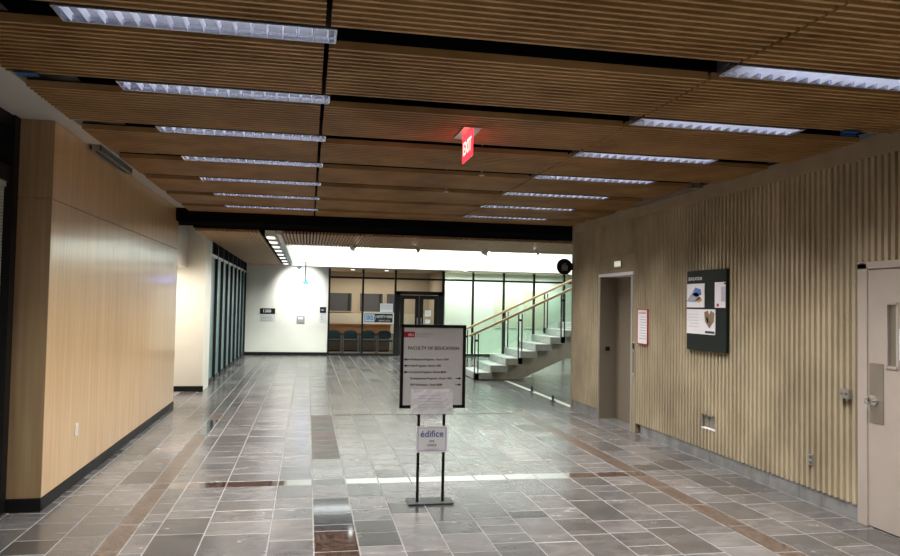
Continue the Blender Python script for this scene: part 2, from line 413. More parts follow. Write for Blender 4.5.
fx = make_fixture(); k = 0
for side, x in (('left', -.56), ('right', 3.0)):
    for i, y in enumerate(ROWS):
        o = fx if k == 0 else copy_tree(fx)
        k += 1; o.location = (x, y+.003, ZC-.005)
        if i > 2 and False: pass
        tag(o, f'{names[i]} silver louvred strip light in the {side} row of the slatted ceiling', 'ceiling light', 'louvred strip lights between the ceiling slat panels')

# ================================================================ LEFT SIDE
XL = -2.06
wl = B(-2.30, XL, 6.42, 12.25, 0, 3.13).obj('wall_left', M['veneer_end'], kind='structure')
def panels():
    # face veneer in two tiers, each sheet a panel
    for z0, z1 in ((.105, 2.485), (2.50, 3.125)):
        ys = [6.42, 8.36, 10.30, 12.25]
        for a, b in zip(ys, ys[1:]): B(XL, XL+.012, a+.0015, b-.0015, z0, z1).obj('wood_panel', M['veneer'], wl)
        B(-2.30, XL+.012, 6.408, 6.42, z0, z1).obj('wood_panel', M['veneer_end'], wl)
panels()
bb = MB(); bb.box(XL, XL+.018, 6.40, 12.27, 0, .10); bb.box(-2.30, XL+.018, 6.39, 6.42, 0, .10); bb.obj('baseboard_left', M['black'], kind='structure')
# window wall at the left edge
win = empty('window_1', (-2.36, 4.0, 0), kind='structure')
B(-2.40, -2.30, 6.30, 6.42, 0, 3.13).obj('mullion', M['black'], win)
B(-2.42, -2.33, 3.9, 4.0, 0, 3.13).obj('mullion', M['black'], win)
B(-2.42, -2.33, .9, 1.0, 0, 3.13).obj('mullion', M['black'], win)
B(-2.42, -2.32, -3, 6.30, 2.60, 2.72).obj('transom', M['black'], win)
B(-2.42, -2.32, -3, 6.30, 3.06, 3.14).obj('head_rail', M['black'], win)
B(-2.42, -2.30, -3, 6.30, 0, .10).obj('sill_rail', M['black'], win)
for a, b in ((4.0, 6.30), (1.0, 3.9), (-3, .9)):
    B(-2.41, -2.40, a, b, 2.72, 3.06).obj('pane', M['glass_dark'], win)
    B(-2.41, -2.404, a, b, .10, 2.60).obj('pane', M['glass'], win)
mb = MB()
for k in range(98):
    z = .14+k*.025; mb.bar((-2.362, 4.05, z), (-2.362, 6.29, z), .006, .021)
vb = empty('window_blind', (-2.362, 5.1, .1), 'pale horizontal-slat blind behind the black-framed window at left edge', 'window blind')
mb.obj('blind_slat', M['blind'], vb)['kind'] = 'stuff'
B(-2.385, -2.345, 4.05, 6.29, 2.56, 2.60).obj('head_box', M['blind'], vb)
B(-2.80, -2.70, -3, 6.42, 0, 3.13).obj('wall_outer', M['cream'], kind='structure')
B(-2.36, -2.06, 6.42, 12.25, 3.125, 3.14).obj('trim_3', M['plaster'], kind='structure')
# opening beyond the veneer: header, white return wall, column face
wr = MB(); wr.box(-3.2, -2.24, 12.25, 14.40, 2.30, 3.2); wr.box(-3.2, -2.9, 12.25, 14.4, 0, 2.3); wr.box(-3.2, -2.30, 12.15, 12.25, 0, 3.2)
wr.obj('wall_rear_left', M['cream'], kind='structure')
wc = B(-3.2, -1.90, 14.40, 15.25, 0, 3.2).obj('wall_pier', M['cream'], kind='structure')
B(-2.9, -1.885, 14.385, 14.40, 0, .10).obj('baseboard_pier', M['black'], kind='structure')

# far left window wall with deep fins
XF = -1.93
w2 = empty('window_2', (XF, 15.3, 0), kind='structure')
FY = [15.45, 16.25, 17.2, 18.25, 19.35, 20.5, 21.7, 23.3]
FY = [15.32+(23.75-15.32)*k/8 for k in range(9)]
for k, y in enumerate(FY):
    B(XF-.06, XF+.02, y-.04, y+.04, 0, 3.0).obj('fin', M['charcoal'], w2)
for a, b in zip(FY, FY[1:]):
    B(XF-.045, XF-.035, a+.035, b-.035, .08, 2.58).obj('pane', M['glass_teal'], w2)
    B(XF-.045, XF-.035, a+.035, b-.035, 2.66, 3.0).obj('pane', M['glass_dark'], w2)
B(XF-.06, XF+.012, 15.25, 23.9, 2.58, 2.64).obj('transom', M['metal'], w2)
B(XF-.06, XF+.0, 15.25, 23.9, 0, .08).obj('sill_rail', M['charcoal'], w2)
B(XF-.35, XF-.2, 15.25, 24.1, 0, 3.2).obj('wall_left_far', M['void'], kind='structure')

# outlet plate on veneer
def outlet(name, x, y, z, sx, label, m='white', s=.035, h=.057):
    o = empty(name, (x, y, z), label, 'wall outlet')
    B(min(x, x+sx*.008), max(x, x+sx*.008), y-s, y+s, z-h, z+h).obj('cover_plate', M[m], o, bevel=.002)
    for dz in (-.024, .024):
        B(min(x+sx*.008, x+sx*.011), max(x+sx*.008, x+sx*.011), y-.017, y+.017, z+dz-.014, z+dz+.014).obj('socket', M['grey_ink'] if m != 'white' else M['paper'], o)
    return o
outlet('wall_outlet', XL+.012, 7.27, .50, 1, 'small white power outlet low on the maple veneer wall')
# linear slot fixtures under the perimeter
def slot_fixture(x0, x1, y0, y1, z, label):
    o = empty('slot_diffuser', ((x0+x1)/2, (y0+y1)/2, z), label, 'linear diffuser')
    mb = MB(); mb.box(x0, x0+.012, y0, y1, z-.03, z+.03); mb.box(x1-.012, x1, y0, y1, z-.03, z+.03); mb.box(x0, x1, y0, y0+.012, z-.03, z+.03); mb.box(x0, x1, y1-.012, y1, z-.03, z+.03)
    mb.obj('frame', M['metal'], o)
    B(x0+.012, x1-.012, y0+.012, y1-.012, z-.01, z+.03).obj('slot', M['void'], o)
    B((x0+x1)/2-.004, (x0+x1)/2+.004, y0+.012, y1-.012, z-.022, z-.01).obj('divider', M['metal'], o)
slot_fixture(-2.02, -1.93, 7.3, 8.55, 3.10, 'silver-edged linear air slot above the veneer wall on the left')
slot_fixture(4.22, 4.32, 7.6, 9.2, 3.10, 'dark linear air slot above the ribbed concrete wall')

# ================================================================ RIGHT WALL
XR = 4.42
PITCH = .072
def ribs(y0, y1, z0, z1, x=XR):
    pts = [(4.75, y0)]
    n = max(1, round((y1-y0)/PITCH)); p = (y1-y0)/n
    for i in range(n):
        a = y0+i*p
        pts += [(x+.022, a), (x+.022, a+.36*p), (x, a+.44*p), (x, a+.92*p)]
    pts += [(x+.022, y1), (4.75, y1)]
    return pts
def rib_wall(mb, y0, y1, z0, z1): mb.prism(ribs(y0, y1, z0, z1), 'z', z0, z1)
mb = MB()
for a, b, z0, z1 in ((-3, 4.17, .135, 2.95), (4.17, 5.29, 2.11, 2.95), (5.29, 7.44, .135, 2.95), (7.44, 7.73, .52, 2.95), (7.44, 7.73, .135, .36), (7.73, 9.43, .135, 2.95), (9.43, 10.74, 2.47, 2.95), (10.74, 11.90, .135, 2.95)): rib_wall(mb, a, b, z0, z1)
mb.box(4.455, 4.75, 7.43, 7.74, .34, .54)
wrt = mb.obj('wall_right', M['concrete'], kind='structure')
B(4.41, 4.75, -3, 11.93, 2.95, 3.12).obj('trim_4', M['concrete_plain'], kind='structure')
B(4.42, 4.75, 11.90, 11.97, 0, 3.3).obj('trim_5', M['concrete_plain'], kind='structure')
# stone skirting, tile by tile
bs = B(4.46, 4.75, -3, 4.17, 0, .135).obj('baseboard_right', M['concrete_plain'], kind='structure')
def skirting(y0, y1):
    y = y0
    while y < y1-.05:
        h = min(R.choice((.3, .3, .45)), y1-y)
        if y1-y-h < .12: h = y1-y
        B(4.432, 4.6, y+.002, y+h-.002, 0, .132).obj('base_tile', M['base_stone'], bs); y += h
skirting(5.29, 9.30); skirting(10.80, 11.90); skirting(-3+4.2, 4.17)

# elevator (door_2)
el = empty('door_2', (4.6, 10.1, 0), kind='structure')
mb = MB(); mb.box(4.415, 4.75, 9.43, 10.74, 2.21, 2.47); mb.box(4.415, 4.75, 9.43, 9.53, 0, 2.21)
mb.obj('portal', M['concrete_plain'], el)
B(4.405, 4.72, 9.53, 9.575, 0, 2.21).obj('jamb', M['steel'], el)
B(4.405, 4.72, 10.68, 10.74, 0, 2.21).obj('jamb', M['steel_dark'], el)
B(4.403, 4.72, 9.50, 10.74, 2.165, 2.21).obj('lintel', M['paper'], el)  # whitish colour stands in for light caught on the lintel
B(4.66, 4.69, 9.575, 10.12, 0.01, 2.17).obj('door_leaf', M['steel'], el)
B(4.675, 4.71, 10.125, 10.68, 0.01, 2.17).obj('door_leaf', M['steel_dark'], el)
B(4.42, 4.72, 9.575, 10.68, 0, .008).obj('threshold', M['metal'], el)
B(4.72, 4.76, 9.40, 10.80, 0, 2.5).obj('shaft_back', M['void'], el)
B(4.50, 4.57, 10.672, 10.68, 1.04, 1.10).obj('sensor', M['black'], el)
fi = empty('floor_indicator', (4.41, 10.02, 2.34), 'small lit cream floor indicator above the elevator', 'indicator')
B(4.395, 4.415, 9.90, 10.14, 2.29, 2.385).obj('case', M['metal'], fi)
B(4.392, 4.396, 9.915, 10.125, 2.30, 2.375).obj('face', mat('indicator_face', (.8, .78, .65), .5, emit=.5), fi)
cs = empty('call_station', (4.41, 9.48, 1.1), 'narrow steel elevator call plate with black button beside the elevator', 'call button')
B(4.405, 4.415, 9.455, 9.505, .78, 1.24).obj('cover_plate', M['steel'], cs)
B(4.398, 4.406, 9.46, 9.50, 1.14, 1.22).obj('button', M['black'], cs)
B(4.398, 4.406, 9.472, 9.488, .82, 1.10).obj('key_slot', M['steel_dark'], cs)
# fire notice with red frame
nt = empty('framed_notice', (4.41, 9.22, 1.45), 'white notice in a thin red frame beside the elevator', 'notice')
fr = MB(); y0, y1, z0, z1 = 9.06, 9.36, 1.22, 1.69
for q in ((y0, y1, z0, z0+.01), (y0, y1, z1-.01, z1), (y0, y0+.010, z0, z1), (y1-.010, y1, z0, z1)): fr.box(4.40, 4.42, *q)
fr.obj('frame', M['red'], nt); B(4.405, 4.415, y0+.010, y1-.010, z0+.01, z1-.01).obj('sheet', M['paper'], nt)
text('heading', 'IN CASE OF FIRE', .026, M['red'], nt, (4.4035, 9.21, 1.635), '-x')
for k in range(9): B(4.4035, 4.4052, 9.10, 9.10+R.uniform(.14, .21), 1.58-k*.036, 1.588-k*.036).obj('text_line', M['pale_ink'], nt)
# directory board with posters
db = empty('notice_board', (4.40, 7.62, 1.23), 'tall black notice board holding three posters on the ribbed wall', 'notice board')
B(4.385, 4.42, 7.165, 8.0, 1.235, 2.145).obj('board', M['board_black'], db, bevel=.004)
B(4.380, 4.385, 7.165, 8.0, 1.708, 1.716).obj('rail', M['black'], db); B(4.380, 4.385, 7.165, 8.0, 2.005, 2.012).obj('rail', M['black'], db)
text('heading', 'EDUCATION', .052, M['white_ink'], db, (4.382, 7.96, 2.05), '-x', 'LEFT')
def poster(y0, y1, z0, z1, label):
    p = empty('poster', (4.384, (y0+y1)/2, z0), label, 'poster', 'posters on the black notice board')
    B(4.379, 4.3845, y0, y1, z0, z1).obj('sheet', M['paper'], p); return p
def blob(p, pts, m, name='print'):
    MB().prism(pts, 'x', 4.3778, 4.3788).obj(name, m, p)
cb = mat('print_blue', (.12, .22, .55), .6); cg = mat('print_grey', (.38, .42, .50), .6); cbr = mat('print_brown', (.25, .17, .10), .6); cor = mat('print_orange', (.65, .35, .18), .6); clil = mat('print_lilac', (.55, .50, .62), .6)
p = poster(7.60, 7.99, 1.722, 1.995, 'white poster with blue and grey building drawing, upper left on the black board')
blob(p, [(8.0, 1.79), (7.9, 1.87), (7.75, 1.90), (7.68, 1.83), (7.80, 1.78)], cg); blob(p, [(7.88, 1.87), (7.80, 1.95), (7.68, 1.93), (7.66, 1.87), (7.76, 1.84)], cb); blob(p, [(7.80, 1.80), (7.70, 1.85), (7.64, 1.80), (7.72, 1.775)], cor)
p = poster(7.18, 7.385, 1.722, 2.0, 'narrow white poster with a tiny red mark, upper right on the black board')
B(4.3778, 4.3788, 7.17, 7.26, 1.79, 1.95).obj('print', clil, p); B(4.3778, 4.3788, 7.30, 7.345, 1.735, 1.765).obj('logo', M['red'], p); B(4.3778, 4.3788, 7.155, 7.205, 1.975, 1.99).obj('print', M['ink'], p)
p = poster(7.375, 7.99, 1.42, 1.702, 'wide white poster with a brown crest drawing, lower on the black board')
blob(p, [(7.60, 1.67), (7.52, 1.69), (7.50, 1.64), (7.46, 1.69), (7.39, 1.66), (7.40, 1.57), (7.49, 1.49), (7.58, 1.56)], cbr)
blob(p, [(7.56, 1.62), (7.52, 1.60), (7.50, 1.56), (7.54, 1.55)], M['paper']); B(4.3778, 4.3788, 7.39, 7.58, 1.435, 1.46).obj('print', M['ink'], p)
for k in range(5): B(4.3778, 4.3788, 7.72, 7.99-R.uniform(0, .08), 1.64-k*.035, 1.647-k*.035).obj('text_line', mat('faint', (.6, .6, .62)), p)
# recessed receptacle box, key switch box, outlet
rb = empty('recessed_outlet_box', (4.45, 7.585, .44), 'recessed double outlet box let into the concrete ribs', 'wall outlet')
mb = MB(); mb.box(4.43, 4.455, 7.445, 7.46, .365, .515); mb.box(4.43, 4.455, 7.71, 7.725, .365, .515); mb.box(4.43, 4.455, 7.445, 7.725, .505, .515)
mb.obj('box_rim', M['metal'], rb)
for yy in (7.475, 7.60): B(4.446, 4.455, yy, yy+.10, .385, .50).obj('cover_plate', M['plate'], rb)
B(4.425, 4.455, 7.44, 7.73, .36, .375).obj('ledge', M['paper'], rb)
ks = empty('key_switch_box', (4.41, 5.41, 1.02), 'small grey metal key switch box on the ribs beside the door', 'switch box')
B(4.385, 4.42, 5.355, 5.465, .985, 1.065).obj('case', M['metal'], ks, bevel=.004)
for yy in (5.385, 5.435): MB().tube((4.385, yy, 1.025), (4.375, yy, 1.025), .012).obj('key_barrel', M['steel_dark'], ks)
for yy in (5.385, 5.435): B(4.39, 4.41, yy-.008, yy+.008, .965, .985).obj('cable_stub', M['metal'], ks)
outlet('wall_outlet', 4.42, 5.86, .385, -1, 'small steel outlet low on the concrete ribs near the door', 'metal', .028, .05)
B(4.425, 4.435, 5.85, 5.87, .33, .335)

# door_1 at the right edge
d1 = empty('door_1', (4.42, 4.75, 0), kind='structure')
mb = MB(); mb.box(4.413, 4.60, 5.185, 5.29, 0, 2.10); mb.box(4.413, 4.60, 4.17, 4.27, 0, 2.10); mb.box(4.413, 4.60, 4.17, 5.29, 2.05, 2.11)
mb.obj('door_frame', M['door_paint'], d1, bevel=.004)
B(4.60, 4.75, 4.17, 5.29, 0, 2.11).obj('door_backing', M['void'], d1)
lf = MB(); X0, X1 = 4.425, 4.465; wy0, wy1, wz0, wz1 = 4.885, 4.985, 1.28, 1.77
for q in ((4.275, wy0, .012, 2.045), (wy1, 5.185, .012, 2.045), (wy0, wy1, .012, wz0), (wy0, wy1, wz1, 2.045)): lf.box(X0, X1, *q)
leaf = lf.obj('door_leaf', M['door_paint'], d1)
g = MB()
for q in ((wy0-.015, wy0+.008, wz0-.015, wz1+.015), (wy1-.008, wy1+.015, wz0-.015, wz1+.015), (wy0, wy1, wz0-.015, wz0+.008), (wy0, wy1, wz1-.008, wz1+.015)): g.box(4.419, 4.470, *q)
g.obj('vision_frame', M['door_paint'], leaf)
B(4.440, 4.448, wy0, wy1, wz0, wz1).obj('pane', mat('wired_glass', (.19, .17, .13), .1), leaf)
B(4.420, 4.425, 5.02, 5.165, .83, 1.30).obj('push_plate', M['plate'], leaf)
kn = MB(); kn.tube((4.420, 5.105, 1.0), (4.405, 5.105, 1.0), .032, 16); kn.tube((4.405, 5.105, 1.0), (4.37, 5.105, 1.0), .012, 12); kn.tube((4.368, 5.105, 1.0), (4.352, 5.105, 1.0), .022, 16, .029); kn.tube((4.352, 5.105, 1.0), (4.335, 5.105, 1.0), .029, 16, .02)
kn.obj('knob', M['chrome'], leaf)
B(4.413, 4.420, 5.095, 5.165, .965, 1.045).obj('lock_case', M['chrome'], leaf)
dn = empty('door_notice', (4.40, 4.86, 1.32), 'white paper notice with red print taped on the door window', 'notice')
B(4.420, 4.4245, 4.72, 4.865, 1.34, 1.58).obj('sheet', M['paper'], dn)
for k in range(5): B(4.4185, 4.420, 4.74, 4.85, 1.56-k*.04, 1.575-k*.04).obj('text_line', M['red'], dn)

# round pictogram sign at the wall corner
rs = empty('pictogram_sign', (4.26, 11.93, 2.38), 'round black projecting sign with a pale elevator pictogram', 'sign')
MB().tube((4.265, 11.905, 2.385), (4.265, 11.93, 2.385), .135, 40).obj('disc', M['black'], rs)
B(4.30, 4.44, 11.92, 11.95, 2.33, 2.44).obj('bracket', M['charcoal'], rs)
pi_ = mat('pale_pictogram', (.5, .53, .5), .6)
mb = MB()
for q in ((-.05, .05, -.07, -.062), (-.05, .05, .015, .022), (-.05, -.043, -.07, .02), (.043, .05, -.07, .02)): mb.box(4.265+q[0], 4.265+q[1], 11.902, 11.905, 2.385+q[2], 2.385+q[3])
for dx in (-.026, 0, .026):
    mb.tube((4.265+dx, 11.902, 2.385), (4.265+dx, 11.905, 2.385), .008, 8); mb.box(4.257+dx, 4.273+dx, 11.902, 11.905, 2.335, 2.374)
mb.prism([(4.24, 2.415), (4.26, 2.415), (4.25, 2.44)], 'y', 11.902, 11.905); mb.prism([(4.27, 2.44), (4.29, 2.44), (4.28, 2.415)], 'y', 11.902, 11.905)
mb.obj('pictogram', pi_, rs)

# ================================================================ BEAM + FAR CEILINGS
ZS = 2.86
mb = MB(); mb.box(-2.24, 4.75, 11.98, 12.30, 2.98, 3.55); mb.box(-2.24, 4.75, 12.0, 12.75, 2.93, 3.0)
mb.obj('beam', M['void'], kind='structure')
mb = MB(); mb.box(-1.9, 4.42, 12.72, 12.78, 2.9, 3.2); mb.box(-2.4, 12, 12.75, 15.5, 3.14, 3.3); mb.box(-2.4, -.6, 15.5, 15.9, 3.14, 3.3); mb.box(-2.4, -.60, 15.9, 24.2, 3.14, 3.3)
mb.obj('ceiling_far', M['void'], kind='structure')
# slatted soffits, slats along the hall
def soffit(x0, x1, y0, y1, z, pitch=.058, w_=.034):
    o = empty('ceiling_soffit', (x0, y0, z), kind='structure')
    mb = MB(); x = x0
    while x+w_ <= x1: mb.box(x, x+w_, y0, y1, z, z+.05); x += pitch
    mb.obj('slat', M['slat_far'], o)['kind'] = 'stuff'
    B(x0, x1, y0, y1, z+.05, z+.06).obj('backing', M['void'], o)
soffit(-1.88, -.82, 12.80, 24.0, ZS)
soffit(-.45, 4.95, 12.80, 15.55, ZS); soffit(4.95, 10.5, 12.80, 15.55, ZS)
B(-.82, -.56, 12.8, 24, 2.98, 3.0).obj('trim_6', M['void'], kind='structure')
B(-.56, -.48, 12.8, 24, ZS-.02, 3.2).obj('trim_7', M['white'], kind='structure')
# row of soffit spots
def make_track():
    r = empty('soffit_light', (0, 0, 0))
    B(-.09, .09, -.26, .26, .0, .11).obj('housing', M['white'], r, bevel=.006)
    B(-.065, .065, -.22, .22, -.006, .002).obj('lens', M['lens_soft'], r)
    B(-.02, .02, -.02, .02, .11, .14).obj('stem', M['charcoal'], r)
    return r
tr = make_track(); tn = ['nearest', 'second', 'third', 'fourth', 'fifth', 'sixth', 'seventh', 'farthest']
TY = [13.6, 14.7, 15.9, 17.1, 18.4, 19.8, 21.3, 22.8]
for i, y in enumerate(TY):
    o = tr if i == 0 else copy_tree(tr); o.location = (-.69, y, 2.845)
    tag(o, f'{tn[i]} white box light in the line left of the bright atrium opening', 'ceiling light', 'white box lights along the left soffit slot')
# atrium: lit fascia, side walls, upper room
mb = MB(); mb.box(-.50, 11, 22.5, 22.62, ZS-.08, 3.98); mb.box(-.60, -.472, 15.56, 22.49, ZS+.02, 5.54)
mb.obj('wall_atrium', M['white'], kind='structure')
mb = MB(); mb.box(-.60, 11, 15.5, 15.55, ZS+.02, 5.6); mb.box(-.6, 12, 24.1, 24.2, 2.9, 5.6); mb.box(10.9, 11, 15.5, 24.2, 2.86, 5.6)
M['upper'] = mat('upper_gallery_grey', (.07, .075, .075), .7)
mb.obj('wall_upper', M['upper'], kind='structure')
cu_ = B(-.6, 11.0, 15.5, 24.2, 5.55, 5.7).obj('ceiling_upper', M['upper'], kind='structure')
for yy, zz in ((23.6, 4.75), (23.6, 5.4)): B(-.2, 10.5, yy, yy+.12, zz, zz+.05).obj('linear_light', M['lens'], cu_)
B(-.50, 11, 22.62, 24.1, ZS-.04, 2.95).obj('ceiling_gallery', M['plaster'], kind='structure')
# enclosure right of the hall, beyond the corner
mb = MB(); mb.box(10.9, 11, 11.9, 27.1, 0, 3.2); mb.box(4.75, 11, 11.90, 12.0, 0, 3.2)
mb.obj('wall_stair_hall', M['cream'], kind='structure')
# spotlights at the edge of the opening
def spot(x, y, z, label, d=1):
    r = empty('spotlight', (x, y, z), label, 'spotlight', 'spotlights at the edge of the bright ceiling opening')
    MB().tube((x, y, z), (x, y, z+.07), .012).obj('stem', M['metal'], r)
    MB().tube((x-.04*d, y-.06, z-.05), (x+.06*d, y+.10, z), .055, 14, .04).obj('head', M['white'], r)
    MB().tube((x-.043*d, y-.065, z-.052), (x-.04*d, y-.06, z-.05), .05, 14).obj('lens', M['lens'], r)
for i, x in enumerate((.88, 2.1, 3.55, 4.6)): spot(x, 14.6, ZS-.07, ['leftmost', 'second from left', 'third from left', 'rightmost'][i]+' white spotlight along the near edge of the bright opening', 1 if i % 2 else -1)

# ================================================================ FAR WALL + GLAZING
YF = 24.0
wf = B(-2.4, .64, YF+.012, YF+.15, 0, 3.2).obj('wall_far', M['cream'], kind='structure')
for a, b in ((-2.03, -.70), (-.70, .64)):
    for z0, z1 in ((.10, 1.33), (1.33, 2.0), (2.0, 2.9)): B(a+.002, b-.002, YF, YF+.012, z0+.002, z1-.002).obj('wall_panel', M['cream'], wf)
B(-2.0, .64, YF-.015, YF, 0, .10).obj('baseboard_far', M['black'], kind='structure')
def plaque(x0, x1, z0, z1, zs, label):
    o = empty('room_plaque', ((x0+x1)/2, YF-.01, z0), label, 'sign')
    B(x0, x1, YF-.012, YF, zs, z1).obj('black_header', M['black'], o); B(x0, x1, YF-.010, YF, z0, zs-.012).obj('info_panel', mat('plaque_white', (.62, .62, .62), .5), o)
    text('number', '1300' if x0 < 0 else '1320', (x1-x0)*.28, M['white_ink'], o, ((x0+x1)/2-.02, YF-.0135, (zs+z1)/2))
    for k in range(4): B(x0+.04, x1-.06-R.uniform(0, .05), YF-.0115, YF-.010, zs-.07-k*.045, zs-.06-k*.045).obj('text_line', M['grey_ink'], o)
plaque(-1.49, -1.02, 1.06, 1.48, 1.30, 'wide two-part room sign, black above white, on the pale far wall')
plaque(.37, .57, 1.06, 1.55, 1.36, 'narrow two-part room sign beside the office glazing')
cr = empty('card_reader', (-.22, YF, 1.04), 'square grey wall panel with a pale screen between two room signs', 'wall panel')
B(-.35, -.10, YF-.03, YF, 1.03, 1.25).obj('case', mat('reader_grey', (.30, .29, .27), .5), cr, bevel=.006); B(-.30, -.15, YF-.033, YF-.03, 1.15, 1.21).obj('screen', M['paper'], cr)
# blue emergency lamp on a stem
bl = empty('blue_lamp', (-.09, 21.9, 2.28), 'small glowing blue lamp hanging on a grey stem before the far wall', 'lamp')
MB().tube((-.09, 21.9, 2.32), (-.09, 21.9, 2.87), .022).tube((-.09, 21.9, 2.865), (-.49, 21.9, 2.865), .012).obj('stem', M['metal'], bl)
MB().tube((-.09, 21.9, 2.30), (-.09, 21.9, 2.33), .06, 14).obj('cap', M['metal'], bl)
MB().tube((-.09, 21.9, 2.21), (-.09, 21.9, 2.30), .06, 14, .085).obj('globe', M['blue_lamp'], bl)
ws = empty('wall_washer', (-.30, 22.8, 2.72), 'white ceiling spot washing the far wall beside the blue lamp', 'spotlight')
MB().tube((-.30, 22.75, 2.80), (-.30, 22.82, 2.73), .05, 14, .06).obj('head', M['white'], ws)
MB().tube((-.30, 22.75, 2.80), (-.30, 22.75, 2.88), .012).obj('stem', M['metal'], ws)

XM = [.66, 1.74, 2.80, 4.38, 5.40, 6.46, 7.52, 8.59, 9.65]
w3 = empty('window_3', (4.0, YF, 0), kind='structure')
for x in XM: B(x-.03, x+.03, YF-.03, YF+.07, 0, 2.80).obj('mullion', M['black'], w3)
mb = MB()
B(XM[0], XM[-1], YF-.025, YF+.06, 2.49, 2.55).obj('transom', M['black'], w3)
B(XM[0], 2.8, YF-.025, YF+.06, 0, .07).obj('sill_rail', M['black'], w3); B(4.38, XM[-1], YF-.025, YF+.06, 0, .07).obj('sill_rail', M['black'], w3)
for i, (a, b) in enumerate(zip(XM, XM[1:])):
    gm = M['glass'] if i < 3 else M['glass_green']
    if i != 2: B(a+.03, b-.03, YF+.015, YF+.025, .07, 2.49).obj('pane', gm, w3)
    else: B(a+.03, b-.03, YF+.015, YF+.025, 2.13, 2.49).obj('pane', gm, w3)
    B(a+.03, b-.03, YF+.015, YF+.025, 2.55, 2.80).obj('pane', gm, w3)
B(XM[-1]+.03, 11, YF, YF+.1, 0, 2.82).obj('wall_far_right', M['cream'], kind='structure')
d3 = empty('door_3', (3.6, YF, 0), kind='structure')
mb = MB(); mb.box(2.83, 2.95, YF-.03, YF+.07, 0, 2.12); mb.box(4.23, 4.35, YF-.03, YF+.07, 0, 2.12); mb.box(2.83, 4.35, YF-.03, YF+.07, 2.0, 2.12)
mb.obj('door_frame', M['black'], d3)
for a, b in ((2.96, 3.585), (3.595, 4.22)):
    s = .13; f = MB()
    for q in ((a, a+s, .01, 1.99), (b-s, b, .01, 1.99), (a+s, b-s, .01, .25), (a+s, b-s, 1.86, 1.99)): f.box(q[0], q[1], YF-.02, YF+.03, q[2], q[3])
    lf_ = f.obj('door_leaf', M['black'], d3); B(a+s, b-s, YF, YF+.008, .25, 1.86).obj('pane', M['glass'], lf_)
    xx = b-.06 if a < 3 else a+.06
    MB().tube((xx, YF-.06, .85), (xx, YF-.06, 1.25), .014).obj('pull_handle', M['metal'], lf_)
def paper_on_glass(x0, x1, z0, z1, label, lines=3):
    o = empty('paper_notice', ((x0+x1)/2, YF-.01, z0), label, 'notice')
    B(x0, x1, YF-.024, YF-.021, z0, z1).obj('sheet', M['paper'], o)
    for k in range(lines): B(x0+.03, x1-.04, YF-.0255, YF-.024, z1-.06-k*.06, z1-.045-k*.06).obj('text_line', M['pale_ink'], o)
paper_on_glass(2.30, 2.72, 1.42, 1.70, 'large white notice on the glazing left of the double door', 3)
paper_on_glass(3.78, 3.98, 1.30, 1.50, 'upper of two white papers on the right leaf of the black door', 2)
paper_on_glass(3.80, 3.96, 1.07, 1.20, 'lower of two white papers on the right leaf of the black door', 1)
ss = empty('office_sign', (2.25, YF, 1.08), 'black and white office name sign on the glazing, text SRS', 'sign')
zz0, zz1 = 1.05, 1.40
B(1.77, 2.75, YF-.026, YF-.021, zz0, zz1).obj('border', M['white_ink'], ss)
B(1.80, 2.72, YF-.028, YF-.026, zz0+.03, zz1-.03).obj('face', M['charcoal'], ss)
B(1.82, 2.11, YF-.030, YF-.028, zz0+.055, zz1-.055).obj('emblem', mat('emblem_blue', (.45, .58, .78), .5), ss)
text('lettering', 'SRS', .20, mat('emblem_navy', (.02, .05, .15), .5), ss, (1.965, YF-.0315, 1.225), sx=.75)
mb = MB()
for k in range(8):
    t0 = -.9+1.8*k/8; t1 = -.9+1.8*(k+1)/8
    mb.bar((2.02+.13*cos(t0), YF-.0295, 1.225+.15*sin(t0)), (2.02+.13*cos(t1), YF-.0295, 1.225+.15*sin(t1)), .003, .016)
mb.obj('arc', M['white_ink'], ss)
text('lettering', 'SAFETY+RISK', .115, M['white_ink'], ss, (2.45, YF-.0295, 1.265), sx=.78); text('lettering', 'S E R V I C E S', .06, M['white_ink'], ss, (2.45, YF-.0295, 1.14))

# office interior behind the glazing
mb = MB(); mb.box(.5, 4.42, 27, 27.1, 0, 2.85); mb.box(.5, .62, 24.15, 27, 0, 2.85); mb.box(4.40, 4.46, 24.08, 27, 0, 2.85)
wo = mb.obj('wall_office', M['beige'], kind='structure')
mb = MB(); mb.box(4.46, 11, 25.6, 25.7, 0, 2.85)
mb.obj('wall_rooms', M['white'], kind='structure')
B(.5, 11, 24.1, 27.1, 2.83, 2.93).obj('ceiling_office', mat('office_ceiling', (.55, .50, .42), .8), kind='structure')
B(4.46, 11, 24.1, 25.6, -.002, .004).obj('floor_rooms', M['cream'], kind='structure')
B(.5, 4.42, 24.6, 27.1, -.1, -.002).obj('floor_office', mat('office_carpet', (.14, .12, .11), .9), kind='structure')
B(.62, 4.40, 26.96, 27.0, .0, 1.33).obj('trim_8', mat('pale_dado', (.62, .58, .50), .7), kind='structure')
wn = 4
for a, b in ((.75, 1.55), (1.85, 2.68), (2.82, 3.35)):
    o = empty(f'window_{wn}', ((a+b)/2, 26.95, 1.38), kind='structure'); wn += 1
    B(a, b, 26.95, 26.97, 1.40, 2.05).obj('pane', M['smoke'], o)
    f = MB()
    for q in ((a-.03, a, 1.37, 2.08), (b, b+.03, 1.37, 2.08), (a, b, 1.37, 1.40), (a, b, 2.05, 2.08)): f.box(q[0], q[1], 26.93, 26.99, q[2], q[3])
    f.obj('frame', M['beige'], o)
    f = B(b-.14, b-.05, 26.94, 26.95, 1.40, 2.05).obj('dark_stile', M['charcoal'], o)
dk = empty('reception_desk', (1.9, 26.0, 0), 'long orange-brown wooden bench front behind the row of chairs', 'desk')
